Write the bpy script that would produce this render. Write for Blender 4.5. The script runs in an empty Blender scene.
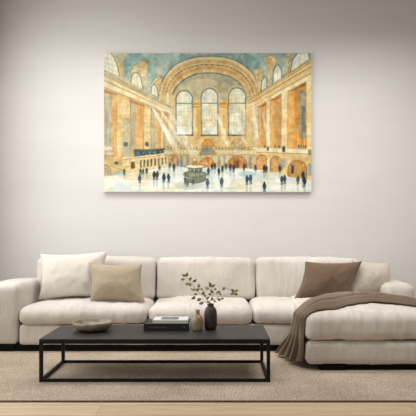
import bpy, bmesh, math, random
import numpy as np
from mathutils import Vector, Matrix, noise
from mathutils.bvhtree import BVHTree

SC = bpy.context.scene
COL = SC.collection
R = math.radians

# ------------------------------------------------------------------ camera, world, light, exposure
F, CX, CY, H = 586.0, 216.0, 232.0, 1.07          # focal length in px, principal point, eye height
cam_data = bpy.data.cameras.new('camera')
cam_data.sensor_width = 36.0
cam_data.lens = F / 416 * 36.0
cam_data.shift_x = -(CX - 208) / 416
cam_data.shift_y = (CY - 208) / 416
cam = bpy.data.objects.new('camera', cam_data)
cam.location = (0, 0, H)
cam.rotation_euler = (R(90), 0, 0)
COL.objects.link(cam)
SC.camera = cam

SC.view_settings.view_transform = 'Standard'
SC.view_settings.look = 'None'
SC.view_settings.gamma = 1
SC.view_settings.exposure = 0.0
SC.view_settings.use_curve_mapping = False
SC.cycles.use_denoising = True

world = bpy.data.worlds.new('world')
SC.world = world
world.use_nodes = True
bg = world.node_tree.nodes['Background']
bg.inputs[0].default_value = (1.0, 0.975, 0.955, 1)
bg.inputs[1].default_value = 0.29


def area_light(name, loc, rot, sx, sy, power, color, spread=180):
    d = bpy.data.lights.new(name, 'AREA')
    d.shape = 'RECTANGLE'
    d.size, d.size_y, d.energy, d.color = sx, sy, power, color
    d.spread = R(spread)
    o = bpy.data.objects.new(name, d)
    o.location = loc
    o.rotation_euler = rot
    COL.objects.link(o)
    return o


# daylight through the tall windows of the left wall, soft panels set in the ceiling, added overhead fills
area_light('window_daylight', (-2.45, 4.7, 1.95), (0, R(-90), 0), 2.6, 2.0, 45, (0.975, 0.99, 1.0))
area_light('window_daylight', (-2.45, 2.75, 1.7), (0, R(-90), 0), 2.2, 1.5, 42, (0.98, 0.99, 1.0))
area_light('ceiling_panel_light', (0, 5.0, 3.75), (0, 0, 0), 4.4, 0.8, 5, (0.985, 0.99, 1.0))
area_light('ceiling_wash_light', (0, 4.4, 3.75), (R(20), 0, 0), 4.4, 0.8, 11, (0.985, 0.99, 1.0), 120)
area_light('ceiling_wash_light', (0, 5.2, 3.75), (R(12), 0, 0), 4.4, 0.6, 31, (0.985, 0.99, 1.0), 100)
area_light('added_fill_light', (1.7, 3.6, 3.75), (R(25), 0, 0), 1.2, 0.8, 24, (1.0, 0.975, 0.965), 110)  # unseen fill added to lift the right side of the wall
area_light('added_fill_light', (-1.7, 4.9, 3.75), (R(20), R(-15), 0), 0.8, 0.8, 6, (0.985, 0.99, 1.0), 130)  # small unseen fill added to brighten the upper left wall


def lin(c):
    c = np.asarray(c, float) / 255.0
    return np.where(c <= 0.04045, c / 12.92, ((c + 0.055) / 1.055) ** 2.4)


def rgba(r, g, b):
    v = lin((r, g, b))
    return (float(v[0]), float(v[1]), float(v[2]), 1.0)


# ------------------------------------------------------------------ materials
def new_mat(name):
    m = bpy.data.materials.new(name)
    m.use_nodes = True
    nt = m.node_tree
    return m, nt, nt.nodes['Principled BSDF']


def coords(nt, scale=(1, 1, 1), rot=(0, 0, 0)):
    tc = nt.nodes.new('ShaderNodeTexCoord')
    mp = nt.nodes.new('ShaderNodeMapping')
    mp.inputs['Scale'].default_value = scale
    mp.inputs['Rotation'].default_value = rot
    nt.links.new(tc.outputs['Object'], mp.inputs['Vector'])
    return mp.outputs['Vector']


def tex_noise(nt, vec, scale, detail=4, rough=0.55):
    n = nt.nodes.new('ShaderNodeTexNoise')
    n.inputs['Scale'].default_value = scale
    n.inputs['Detail'].default_value = detail
    n.inputs['Roughness'].default_value = rough
    nt.links.new(vec, n.inputs['Vector'])
    return n.outputs['Fac']


def ramp(nt, fac, stops):
    r = nt.nodes.new('ShaderNodeValToRGB')
    e = r.color_ramp.elements
    e[0].position, e[0].color = stops[0]
    e[1].position, e[1].color = stops[-1]
    for p, c in stops[1:-1]:
        k = e.new(p)
        k.color = c
    nt.links.new(fac, r.inputs[0])
    return r.outputs[0]


def mathn(nt, op, a, b):
    m = nt.nodes.new('ShaderNodeMath')
    m.operation = op
    for i, v in enumerate((a, b)):
        if isinstance(v, (int, float)):
            m.inputs[i].default_value = v
        else:
            nt.links.new(v, m.inputs[i])
    return m.outputs[0]


def bump(nt, bsdf, height, strength, dist, prev=None):
    b = nt.nodes.new('ShaderNodeBump')
    b.inputs['Strength'].default_value = strength
    b.inputs['Distance'].default_value = dist
    nt.links.new(height, b.inputs['Height'])
    if prev is not None:
        nt.links.new(prev, b.inputs['Normal'])
    nt.links.new(b.outputs[0], bsdf.inputs['Normal'])
    return b.outputs[0]


def fabric(name, c1, c2, weave=420, rough=0.95, sheen=0.25, wrinkle=0.5, wr_scale=(9, 9, 3)):
    m, nt, b = new_mat(name)
    v = coords(nt)
    n1 = tex_noise(nt, v, 3.0, 3)
    vs = coords(nt, (60, 60, 320))
    vt = coords(nt, (320, 320, 50))
    slub = mathn(nt, 'ADD', tex_noise(nt, vs, 1.0, 2), tex_noise(nt, vt, 1.0, 2))
    f = mathn(nt, 'ADD', mathn(nt, 'MULTIPLY', n1, 0.45), mathn(nt, 'MULTIPLY', slub, 0.28))
    nt.links.new(ramp(nt, f, [(0.36, rgba(*c1)), (0.64, rgba(*c2))]), b.inputs['Base Color'])
    b.inputs['Roughness'].default_value = rough
    b.inputs['Sheen Weight'].default_value = sheen
    b.inputs['Sheen Roughness'].default_value = 0.6
    b.inputs['Specular IOR Level'].default_value = 0.15
    w = tex_noise(nt, v, weave, 2)
    p = bump(nt, b, w, 0.35, 0.0012)
    wr = tex_noise(nt, coords(nt, wr_scale), 1.0, 3, 0.5)
    bump(nt, b, wr, wrinkle, 0.012, p)
    return m


def plain(name, c, rough=0.5, metal=0.0, var=0.12, scale=12, bumpy=0.0, spec=0.5):
    m, nt, b = new_mat(name)
    v = coords(nt)
    n = tex_noise(nt, v, scale, 5)
    a = tuple(max(0, int(x * (1 - var))) for x in c)
    d = tuple(min(255, int(x * (1 + var))) for x in c)
    nt.links.new(ramp(nt, n, [(0.3, rgba(*a)), (0.7, rgba(*d))]), b.inputs['Base Color'])
    b.inputs['Roughness'].default_value = rough
    b.inputs['Metallic'].default_value = metal
    b.inputs['Specular IOR Level'].default_value = spec
    if bumpy:
        bump(nt, b, tex_noise(nt, v, scale * 8, 4), bumpy, 0.002)
    return m


M = {}
M['linen'] = fabric('cream_linen', (190, 181, 170), (212, 204, 193), wr_scale=(24, 10, 5), wrinkle=0.95)
M['linen_pillow'] = fabric('pale_linen', (200, 191, 178), (217, 208, 196), wr_scale=(9, 9, 9), wrinkle=0.7)
M['beige'] = fabric('beige_cloth', (150, 135, 110), (172, 156, 130), wr_scale=(5, 9, 11), wrinkle=0.7)
M['oatmeal'] = fabric('oatmeal_cloth', (184, 173, 156), (204, 194, 177), wr_scale=(8, 9, 9), wrinkle=0.7)
M['brown'] = fabric('brown_velvet', (92, 72, 54), (114, 91, 70), sheen=0.2, wr_scale=(6, 6, 8))
M['throw'] = fabric('taupe_wool', (98, 80, 62), (122, 102, 81), weave=600, sheen=0.25, wr_scale=(9, 9, 9), wrinkle=0.25)
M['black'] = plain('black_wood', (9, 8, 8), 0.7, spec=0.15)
M['steel'] = plain('black_powder_steel', (12, 11, 11), 0.6, 0.0, spec=0.25)
M['table_top'] = plain('blackened_oak', (38, 36, 33), 0.5, 0.0, 0.15, 6, 0.15, 0.35)
M['stone'] = plain('taupe_stoneware', (134, 120, 100), 0.36, 0.0, 0.2, 18, 0.25)
M['tan_glaze'] = plain('tan_glaze', (148, 128, 101), 0.28, 0.0, 0.2, 22, 0.1)
M['charcoal'] = plain('charcoal_clay', (50, 43, 37), 0.5, 0.0, 0.3, 26, 0.5)
M['book_dark'] = plain('black_book_cloth', (24, 23, 22), 0.55, 0, 0.1, 30)
M['book_light'] = plain('grey_book_cover', (214, 212, 210), 0.4, 0, 0.04, 30)
M['book_mark'] = plain('slate_cover_print', (92, 96, 108), 0.4, 0, 0.15, 30)
M['foil'] = plain('spine_foil', (126, 116, 100), 0.4, 0.4)
M['stem'] = plain('twig_bark', (92, 78, 58), 0.8)
M['canvas_side'] = plain('canvas_edge', (214, 206, 190), 0.8, 0, 0.04, 60)


def pages_mat():
    m, nt, b = new_mat('paper_pages')
    w = nt.nodes.new('ShaderNodeTexWave')
    w.bands_direction = 'Z'
    w.inputs['Scale'].default_value = 160
    w.inputs['Distortion'].default_value = 1.0
    nt.links.new(coords(nt), w.inputs['Vector'])
    nt.links.new(ramp(nt, w.outputs['Fac'], [(0, rgba(200, 192, 180)), (1, rgba(228, 222, 212))]), b.inputs['Base Color'])
    b.inputs['Roughness'].default_value = 0.9
    return m


M['pages'] = pages_mat()


def leaf_mat():
    m, nt, b = new_mat('olive_leaf')
    n = tex_noise(nt, coords(nt), 38, 2)
    nt.links.new(ramp(nt, n, [(0.3, rgba(104, 110, 58)), (0.55, rgba(144, 148, 90)), (0.75, rgba(186, 184, 132))]), b.inputs['Base Color'])
    b.inputs['Roughness'].default_value = 0.45
    b.inputs['Subsurface Weight'].default_value = 0.0
    return m


M['leaf'] = leaf_mat()


def wall_mat(name='plaster', c1=(217, 213, 207), c2=(222, 218, 213)):
    m, nt, b = new_mat(name)
    v = coords(nt, (0.5, 0.5, 1.6))
    n = tex_noise(nt, v, 2.2, 5, 0.5)
    nt.links.new(ramp(nt, n, [(0.3, rgba(*c1)), (0.7, rgba(*c2))]), b.inputs['Base Color'])
    b.inputs['Roughness'].default_value = 0.95
    b.inputs['Specular IOR Level'].default_value = 0.1
    bump(nt, b, tex_noise(nt, coords(nt, (1, 1, 1.4)), 22, 5), 0.10, 0.004)
    return m


M['wall'] = wall_mat()
M['ceiling'] = wall_mat('ceiling_paint', (150, 142, 134), (156, 148, 140))
M['trim'] = plain('trim_paint', (215, 210, 203), 0.5, 0, 0.02)


def floor_mat():
    m, nt, b = new_mat('pale_oak_boards')
    v = coords(nt)
    br = nt.nodes.new('ShaderNodeTexBrick')
    br.offset = 0.37
    br.inputs['Scale'].default_value = 1.0
    br.inputs['Brick Width'].default_value = 1.9
    br.inputs['Row Height'].default_value = 0.19
    br.inputs['Mortar Size'].default_value = 0.0015
    br.inputs['Color1'].default_value = rgba(209, 187, 155)
    br.inputs['Color2'].default_value = rgba(220, 199, 168)
    br.inputs['Mortar'].default_value = rgba(140, 112, 82)
    nt.links.new(v, br.inputs['Vector'])
    g = tex_noise(nt, coords(nt, (1.4, 22, 1)), 1.6, 8, 0.65)
    gr = ramp(nt, g, [(0.3, rgba(214, 202, 188)), (0.7, (1, 1, 1, 1))])
    mx = nt.nodes.new('ShaderNodeMix')
    mx.data_type = 'RGBA'
    mx.blend_type = 'MULTIPLY'
    mx.inputs['Factor'].default_value = 1.0
    nt.links.new(br.outputs['Color'], mx.inputs[6])
    nt.links.new(gr, mx.inputs[7])
    nt.links.new(mx.outputs[2], b.inputs['Base Color'])
    b.inputs['Roughness'].default_value = 0.55
    bump(nt, b, g, 0.1, 0.002)
    return m


M['floor'] = floor_mat()


def rug_mat():
    m, nt, b = new_mat('woven_jute')
    v = coords(nt)
    wv = nt.nodes.new('ShaderNodeTexWave')
    wv.bands_direction = 'X'
    wv.inputs['Scale'].default_value = 34
    wv.inputs['Distortion'].default_value = 5.5
    wv.inputs['Detail'].default_value = 3
    wv.inputs['Detail Scale'].default_value = 6
    nt.links.new(v, wv.inputs['Vector'])
    fine = tex_noise(nt, coords(nt, (1, 0.5, 1)), 130, 3, 0.7)
    big = tex_noise(nt, v, 2.0, 3)
    f = mathn(nt, 'ADD', mathn(nt, 'MULTIPLY', wv.outputs['Fac'], 0.22),
              mathn(nt, 'ADD', mathn(nt, 'MULTIPLY', fine, 0.62), mathn(nt, 'MULTIPLY', big, 0.2)))
    nt.links.new(ramp(nt, f, [(0.36, rgba(116, 96, 78)), (0.53, rgba(183, 164, 143)), (0.72, rgba(223, 211, 192))]),
                 b.inputs['Base Color'])
    b.inputs['Roughness'].default_value = 0.97
    b.inputs['Specular IOR Level'].default_value = 0.1
    bump(nt, b, f, 0.7, 0.006)
    return m


M['rug'] = rug_mat()
M['rug_hem'] = plain('jute_binding', (88, 72, 54), 0.95, 0, 0.2, 60)


# ------------------------------------------------------------------ object helpers
def link(name, verts, faces, mat=None, parent=None, smooth=True):
    me = bpy.data.meshes.new(name)
    me.from_pydata([tuple(v) for v in verts], [], faces)
    me.update()
    if smooth:
        me.shade_smooth()
    if mat is not None:
        me.materials.append(mat)
    o = bpy.data.objects.new(name, me)
    COL.objects.link(o)
    if parent is not None:
        o.parent = parent
        o.matrix_parent_inverse = Matrix.Translation(parent.location).inverted() if parent.type == 'EMPTY' else Matrix()
    return o


def tag(o, label, cat, group=None, kind=None):
    if label:
        o['label'] = label
    if cat:
        o['category'] = cat
    if group:
        o['group'] = group
    if kind:
        o['kind'] = kind
    return o


def empty(name, loc, label, cat, group=None):
    o = bpy.data.objects.new(name, None)
    o.location = loc
    o.empty_display_size = 0.1
    COL.objects.link(o)
    return tag(o, label, cat, group)


def box_geo(x0, x1, y0, y1, z0, z1):
    v = [(x, y, z) for x in (x0, x1) for y in (y0, y1) for z in (z0, z1)]
    f = [(0, 1, 3, 2), (4, 6, 7, 5), (0, 4, 5, 1), (2, 3, 7, 6), (0, 2, 6, 4), (1, 5, 7, 3)]
    return v, f


def merge(geos):
    V, Fc = [], []
    for v, f in geos:
        k = len(V)
        V += list(v)
        Fc += [tuple(i + k for i in q) for q in f]
    return V, Fc


def boxes(name, lst, mat, parent=None, bevel=0.0):
    v, f = merge([box_geo(*b) for b in lst])
    o = link(name, v, f, mat, parent, smooth=False)
    if bevel:
        md = o.modifiers.new('bevel', 'BEVEL')
        md.width = bevel
        md.segments = 3
        md.limit_method = 'ANGLE'
        o.data.shade_smooth()
        wn = o.modifiers.new('wn', 'WEIGHTED_NORMAL')
        wn.keep_sharp = True
    return o


def structure(o):
    o['kind'] = 'structure'
    return o


def soft_box(name, x0, x1, y0, y1, z0, z1, r, mat, parent, step=0.022, fn=None):
    """rounded, padded block; fn(p, local[-1..1]) -> displaced point"""
    c = Vector(((x0 + x1) / 2, (y0 + y1) / 2, (z0 + z1) / 2))
    h = Vector(((x1 - x0) / 2, (y1 - y0) / 2, (z1 - z0) / 2))
    n = [max(4, int(2 * h[i] / step)) for i in range(3)]
    verts, idx, faces = [], {}, []

    def vid(i, j, k):
        key = (i, j, k)
        if key not in idx:
            p = Vector((-h[0] + 2 * h[0] * i / n[0], -h[1] + 2 * h[1] * j / n[1], -h[2] + 2 * h[2] * k / n[2]))
            inner = Vector([max(-(h[a] - r), min(h[a] - r, p[a])) for a in range(3)])
            d = p - inner
            if d.length > 1e-9:
                p = inner + d.normalized() * r
            q = Vector([p[a] / h[a] for a in range(3)])
            if fn:
                p = fn(p, q, h)
            idx[key] = len(verts)
            verts.append(p + c)
        return idx[key]
    for a in range(3):
        b_, c_ = (a + 1) % 3, (a + 2) % 3
        for side in (0, 1):
            for i in range(n[b_]):
                for j in range(n[c_]):
                    def key(ii, jj):
                        t = [0, 0, 0]
                        t[a] = n[a] * side
                        t[b_] = ii
                        t[c_] = jj
                        return vid(*t)
                    q = [key(i, j), key(i + 1, j), key(i + 1, j + 1), key(i, j + 1)]
                    faces.append(tuple(q if side else q[::-1]))
    return link(name, verts, faces, mat, parent)


def lathe_geo(prof, seg=64, cx=0, cy=0, cz=0):
    V, Fc = [], []
    for r, z in prof:
        for s in range(seg):
            a = 2 * math.pi * s / seg
            V.append((cx + r * math.cos(a), cy + r * math.sin(a), cz + z))
    for i in range(len(prof) - 1):
        for s in range(seg):
            t = (s + 1) % seg
            Fc.append((i * seg + s, i * seg + t, (i + 1) * seg + t, (i + 1) * seg + s))
    Fc.append(tuple(range(seg))[::-1])
    return V, Fc


def tube_geo(pts, radii, seg=8):
    V, Fc = [], []
    pts = [Vector(p) for p in pts]
    for i, p in enumerate(pts):
        t = (pts[min(i + 1, len(pts) - 1)] - pts[max(i - 1, 0)]).normalized()
        a = t.cross(Vector((0.3, 1, 0.2))).normalized()
        b = t.cross(a)
        for s in range(seg):
            th = 2 * math.pi * s / seg
            V.append(p + (a * math.cos(th) + b * math.sin(th)) * radii[i])
    for i in range(len(pts) - 1):
        for s in range(seg):
            t = (s + 1) % seg
            Fc.append((i * seg + s, i * seg + t, (i + 1) * seg + t, (i + 1) * seg + s))
    Fc.append(tuple(range(seg))[::-1])
    Fc.append(tuple((len(pts) - 1) * seg + s for s in range(seg)))
    return V, Fc


def W(px, py, Y):
    """point at depth Y seen at photo pixel (px, py) - used only to work out sizes"""
    return Vector(((px - CX) * Y / F, Y, H - (py - CY) * Y / F))


# ------------------------------------------------------------------ room
WY, LX, RX, FY, CZ = 6.40, -2.43, 4.3, -1.2, 3.9
structure(boxes('floor', [(LX - 0.2, RX, FY, WY + 0.2, -0.08, 0)], M['floor']))
structure(boxes('wall_back', [(LX - 0.2, RX, WY, WY + 0.15, 0, CZ)], M['wall']))
wy0, wy1, wz0, wz1 = 3.7, 5.7, 0.6, 3.25
vy0, vy1 = 2.0, 3.5
structure(boxes('wall_left', [(LX - 0.15, LX, FY, vy0, 0, CZ), (LX - 0.15, LX, vy1, wy0, 0, CZ), (LX - 0.15, LX, wy1, WY, 0, CZ),
                              (LX - 0.15, LX, wy0, wy1, 0, wz0), (LX - 0.15, LX, wy0, wy1, wz1, CZ),
                              (LX - 0.15, LX, vy0, vy1, 0, wz0), (LX - 0.15, LX, vy0, vy1, wz1, CZ)], M['wall']))
structure(boxes('ceiling', [(LX - 0.2, RX, FY, WY + 0.2, CZ, CZ + 0.08)], M['ceiling']))
structure(boxes('baseboard_back', [(LX, RX, WY - 0.018, WY, 0, 0.11)], M['trim'], bevel=0.004))
for k, (a0, a1) in enumerate(((wy0, wy1), (vy0, vy1))):
    structure(boxes('window_%d' % (k + 1), [(LX - 0.05, LX + 0.012, a0 - 0.05, a0, wz0 - 0.05, wz1 + 0.05),
                                            (LX - 0.05, LX + 0.012, a1, a1 + 0.05, wz0 - 0.05, wz1 + 0.05),
                                            (LX - 0.05, LX + 0.012, a0, a1, wz0 - 0.05, wz0),
                                            (LX - 0.05, LX + 0.012, a0, a1, wz1, wz1 + 0.05)], M['trim'], bevel=0.004))

# ------------------------------------------------------------------ rug
RF, RB, RL, RR, RT = 3.69, 6.0, -2.34, 2.9, 0.009
rug = boxes('rug', [(RL, RR, RF, RB, 0.0, RT)], M['rug'], bevel=0.005)
tag(rug, 'large beige woven jute rug under the sofa and coffee table', 'rug')
hem = boxes('binding', [(RL - 0.004, RR + 0.004, RF - 0.012, RF + 0.004, 0.0, RT + 0.001)], M['rug_hem'], rug, bevel=0.004)
hem['label'] = 'darker bound front edge'

# ------------------------------------------------------------------ sofa
SY = 5.20                                # front plane of the seats
CHF = 4.48                               # front plane of the chaise
sofa = empty('sectional_sofa', (0.0, 5.8, RT), 'long cream linen sectional sofa with chaise at right, against the wall', 'sofa')
rnd = random.Random(4)


def fold(v, s):
    return noise.noise(Vector(v) * s)


def wrinkled(seed, crown_top=0.03, crown_front=0.015, amp=0.004, crown_side=0.006, pull=0.0):
    off = Vector((seed * 3.7, seed * 1.9, seed * 5.3))

    def fn(p, q, h):
        ex, ey, ez = 1 - q[0] ** 2, 1 - q[1] ** 2, 1 - q[2] ** 2
        ex, ey, ez = max(ex, 0), max(ey, 0), max(ez, 0)
        p = p.copy()
        top = max(0.0, q[2])
        p.z += crown_top * top * (ex ** 0.55) * (ey ** 0.6)
        if q[1] < 0:
            p.y -= crown_front * (-q[1]) * (ez ** 0.7) * (ex ** 0.3)
        p.x += math.copysign(crown_side, q[0]) * abs(q[0]) * ez * ey
        # creases running back from the front edge, and broad waviness
        w = noise.noise(Vector((p.x * 16, p.y * 4, p.z * 5)) + off) * amp
        w += noise.noise(Vector((p.x * 38, p.y * 7, p.z * 9)) + off) * amp * 0.45
        w += noise.noise(Vector((p.x * 3.2, p.y * 3, p.z * 3)) + off) * amp * 2.0
        n = Vector((q[0] ** 5, q[1] ** 5, q[2] ** 5))
        if n.length > 0.001:
            p += n.normalized() * w
        # drawn-in corners
        c = abs(q[0]) ** 6 * abs(q[2]) ** 4
        p.z -= math.copysign(pull, q[2]) * c
        return p
    return fn


def base_fn(seed):
    return wrinkled(seed, 0.0, 0.004, 0.0022, 0.0)


Z0 = 0.066
boxes('shade_block', [(-2.02, 0.74, SY + 0.02, 6.2, RT, Z0 + 0.02), (0.80, 1.86, CHF + 0.035, 6.2, RT, Z0 + 0.02)], M['black'], sofa)  # black blocks added to stand in for the shade under the sofa
for x0, x1, y0 in ((-2.06, -1.79, SY + 0.006), (0.81, 1.0, CHF + 0.012), (1.70, 1.85, CHF + 0.012)):
    boxes('leg', [(x0, x1, y0, y0 + 0.1, RT, Z0 + 0.01)], M['black'], sofa, bevel=0.004)
soft_box('seat_base', -1.752, 0.71, SY, 6.24, 0.063, 0.246, 0.026, M['linen'], sofa, 0.03, base_fn(1))
soft_box('chaise_base', 0.695, 1.90, CHF, 6.24, 0.052, 0.232, 0.035, M['linen'], sofa, 0.025, base_fn(2))


def arm_fn(seed):
    return wrinkled(seed, 0.006, 0.008, 0.004, 0.006)


soft_box('arm', -2.08, -1.764, SY + 0.0, 6.06, 0.060, 0.598, 0.045, M['linen'], sofa, 0.025, arm_fn(3))
soft_box('arm', 1.585, 1.875, 5.50, 6.02, 0.22, 0.580, 0.065, M['linen'], sofa, 0.022, arm_fn(4))
soft_box('backrest_frame', -1.95, 1.87, 6.08, 6.27, 0.2, 0.56, 0.04, M['linen'], sofa, 0.04, arm_fn(5))

# loose seat cushions
cush = []
for k, (x0, x1) in enumerate(((-1.745, -0.620), (-0.606, 0.318), (0.331, 0.80))):
    yb = 6.08
    o = soft_box('seat_cushion', x0, x1, SY - 0.012, yb, 0.247, 0.400, 0.058, M['linen'], sofa, 0.016,
                 wrinkled(10 + k, 0.036, 0.026, 0.0075, 0.004, 0.006))
    cush.append(o)
chaise = soft_box('chaise_cushion', 0.69, 1.905, CHF - 0.008, 5.50, 0.235, 0.448, 0.068, M['linen'], sofa, 0.016,
                  wrinkled(20, 0.03, 0.016, 0.007, 0.004, 0.004))
soft_box('chaise_cushion', 0.72, 1.59, 5.47, 6.08, 0.235, 0.44, 0.06, M['linen'], sofa, 0.022,
         wrinkled(21, 0.01, 0.0, 0.004, 0.0, 0.0))

# back cushions


def back_fn(seed, cx, cy, cz):
    off = Vector((seed * 2.7, seed * 4.9, seed * 1.3))

    def fn(p, q, h):
        ex, ey, ez = [max(0, 1 - q[i] ** 2) for i in range(3)]
        p = p.copy()
        p.y += math.copysign(0.035, q[1]) * abs(q[1]) * (ex ** 0.6) * (ez ** 0.6)
        p.z += math.copysign(0.012, q[2]) * abs(q[2]) * ex ** 0.7
        p.x += math.copysign(0.006, q[0]) * abs(q[0]) * ez
        w = noise.noise(Vector((p.x * 5, p.y * 4, p.z * 6)) + off) * 0.012
        w += noise.noise(Vector((p.x * 22, p.y * 6, p.z * 8)) + off) * 0.005
        n = Vector((q[0] ** 5, q[1] ** 5, q[2] ** 5))
        if n.length > 0.001:
            p += n.normalized() * w
        p.y += (p.z + h.z) * 0.11            # leaning back
        return p
    return fn


for k, (x0, x1) in enumerate(((-1.79, -0.606), (-0.592, 0.384), (0.398, 1.452))):
    soft_box('back_cushion', x0, x1, 5.81, 6.03, 0.398, 0.806 - (0.002 if k else 0.0), 0.05, M['linen'], sofa, 0.018, back_fn(k + 1, 0, 0, 0))


# ------------------------------------------------------------------ scatter pillows
def pillow(name, loc, w, h, t, tilt, yaw, roll, mat, label, pinch=0.10, seed=1, shear=0.0, n=44):
    V, Fc = [], []
    off = Vector((seed * 2.3, seed * 7.1, 0))
    for side in (0, 1):
        for j in range(n + 1):
            for i in range(n + 1):
                u, v = -1 + 2 * i / n, -1 + 2 * j / n
                u, v = math.sin(u * math.pi / 2) * 0.45 + u * 0.55, math.sin(v * math.pi / 2) * 0.45 + v * 0.55
                x = u * w / 2 * (1 - pinch * (1 - abs(v) ** 1.9))
                z = v * h / 2 * (1 - pinch * (1 - abs(u) ** 1.9))
                th = (max(0, 1 - u * u) * max(0, 1 - v * v)) ** 0.5
                y = t / 2 * th
                rr = noise.noise(Vector((x * 7, z * 7, seed)) + off) * 0.012 + noise.noise(Vector((x * 19, z * 15, side * 5 + seed)) + off) * 0.006
                # gathers near the corners
                cdist = (1 - abs(u)) + (1 - abs(v))
                rr += 0.006 * math.sin(14 * (abs(u) - abs(v))) * math.exp(-cdist * 2.2)
                y += rr * min(1, th * 1.5)
                x += shear * z
                V.append((x, -y if side == 0 else y, z))
    m = (n + 1) ** 2
    for side in (0, 1):
        for j in range(n):
            for i in range(n):
                a = side * m + j * (n + 1) + i
                q = (a, a + 1, a + n + 2, a + n + 1)
                Fc.append(q if side == 0 else q[::-1])
    rot = Matrix.Rotation(R(yaw), 3, 'Z') @ Matrix.Rotation(R(-tilt), 3, 'X') @ Matrix.Rotation(R(roll), 3, 'Y')
    V = [rot @ Vector(p) for p in V]
    zmin = min(p.z for p in V)
    V = [p - Vector((0, 0, zmin)) for p in V]
    o = link(name, V, Fc, mat)
    bm = bmesh.new()
    bm.from_mesh(o.data)
    bmesh.ops.remove_doubles(bm, verts=bm.verts, dist=0.0004)
    bm.to_mesh(o.data)
    bm.free()
    o.data.shade_smooth()
    o.location = loc
    # piping seam as a part
    ring = []
    for k in range(4 * n):
        s, f = divmod(k, n)
        a = -1 + 2 * f / n
        u, v = ((a, -1), (1, a), (-a, 1), (-1, -a))[s]
        x = u * w / 2 * (1 - pinch * (1 - abs(v) ** 1.9))
        z = v * h / 2 * (1 - pinch * (1 - abs(u) ** 1.9))
        ring.append(rot @ Vector((x + shear * z, 0, z)) - Vector((0, 0, zmin)))
    ring.append(ring[0])
    tv, tf = tube_geo(ring, [0.0028] * len(ring), 6)
    link('seam_piping', tv, tf, mat, o)
    tag(o, label, 'pillow')
    return o


pillow('scatter_pillow', (-1.385, 5.68, 0.420), 0.655, 0.45, 0.27, 15, 0, -2.5, M['linen_pillow'],
       'large pale cream pillow leaning at the left end of the sofa', 0.10, 1)
pillow('scatter_pillow', (-0.93, 5.47, 0.424), 0.515, 0.36, 0.22, 20, -6, 1.5, M['beige'],
       'smaller sandy beige pillow in front of the large cream one', 0.10, 2, -0.18)
pillow('scatter_pillow', (1.06, 5.54, 0.430), 0.55, 0.38, 0.22, 20, 4, 0, M['brown'],
       'dark brown pillow leaning against the right back cushion', 0.11, 3, 0.38)
pillow('scatter_pillow', (1.525, 5.74, 0.437), 0.46, 0.34, 0.24, 14, 24, 5, M['oatmeal'],
       'oatmeal pillow between the brown pillow and the right sofa arm', 0.13, 4, 0.08)

# ------------------------------------------------------------------ throw blanket over the chaise
dg = bpy.context.evaluated_depsgraph_get()
dg.update()


def bvh_of(objs):
    V, P = [], []
    for o in objs:
        k = len(V)
        V += [o.matrix_world @ v.co for v in o.data.vertices]
        P += [tuple(i + k for i in p.vertices) for p in o.data.polygons]
    return BVHTree.FromPolygons(V, P)


bpy.context.view_layer.update()
tree = bvh_of([chaise])


def lerp_tab(tab, x):
    for (x0, y0), (x1, y1) in zip(tab, tab[1:]):
        if x <= x1:
            t = max(0, min(1, (x - x0) / (x1 - x0)))
            t = t * t * (3 - 2 * t)
            return y0 + (y1 - y0) * t
    return tab[-1][1]


def interp(tab, x):
    xs_, ys_ = [t[0] for t in tab], [t[1] for t in tab]
    acc = 0
    for k in range(-4, 5):
        acc += float(np.interp(x + k * 0.02, xs_, ys_))
    return acc / 9


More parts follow.
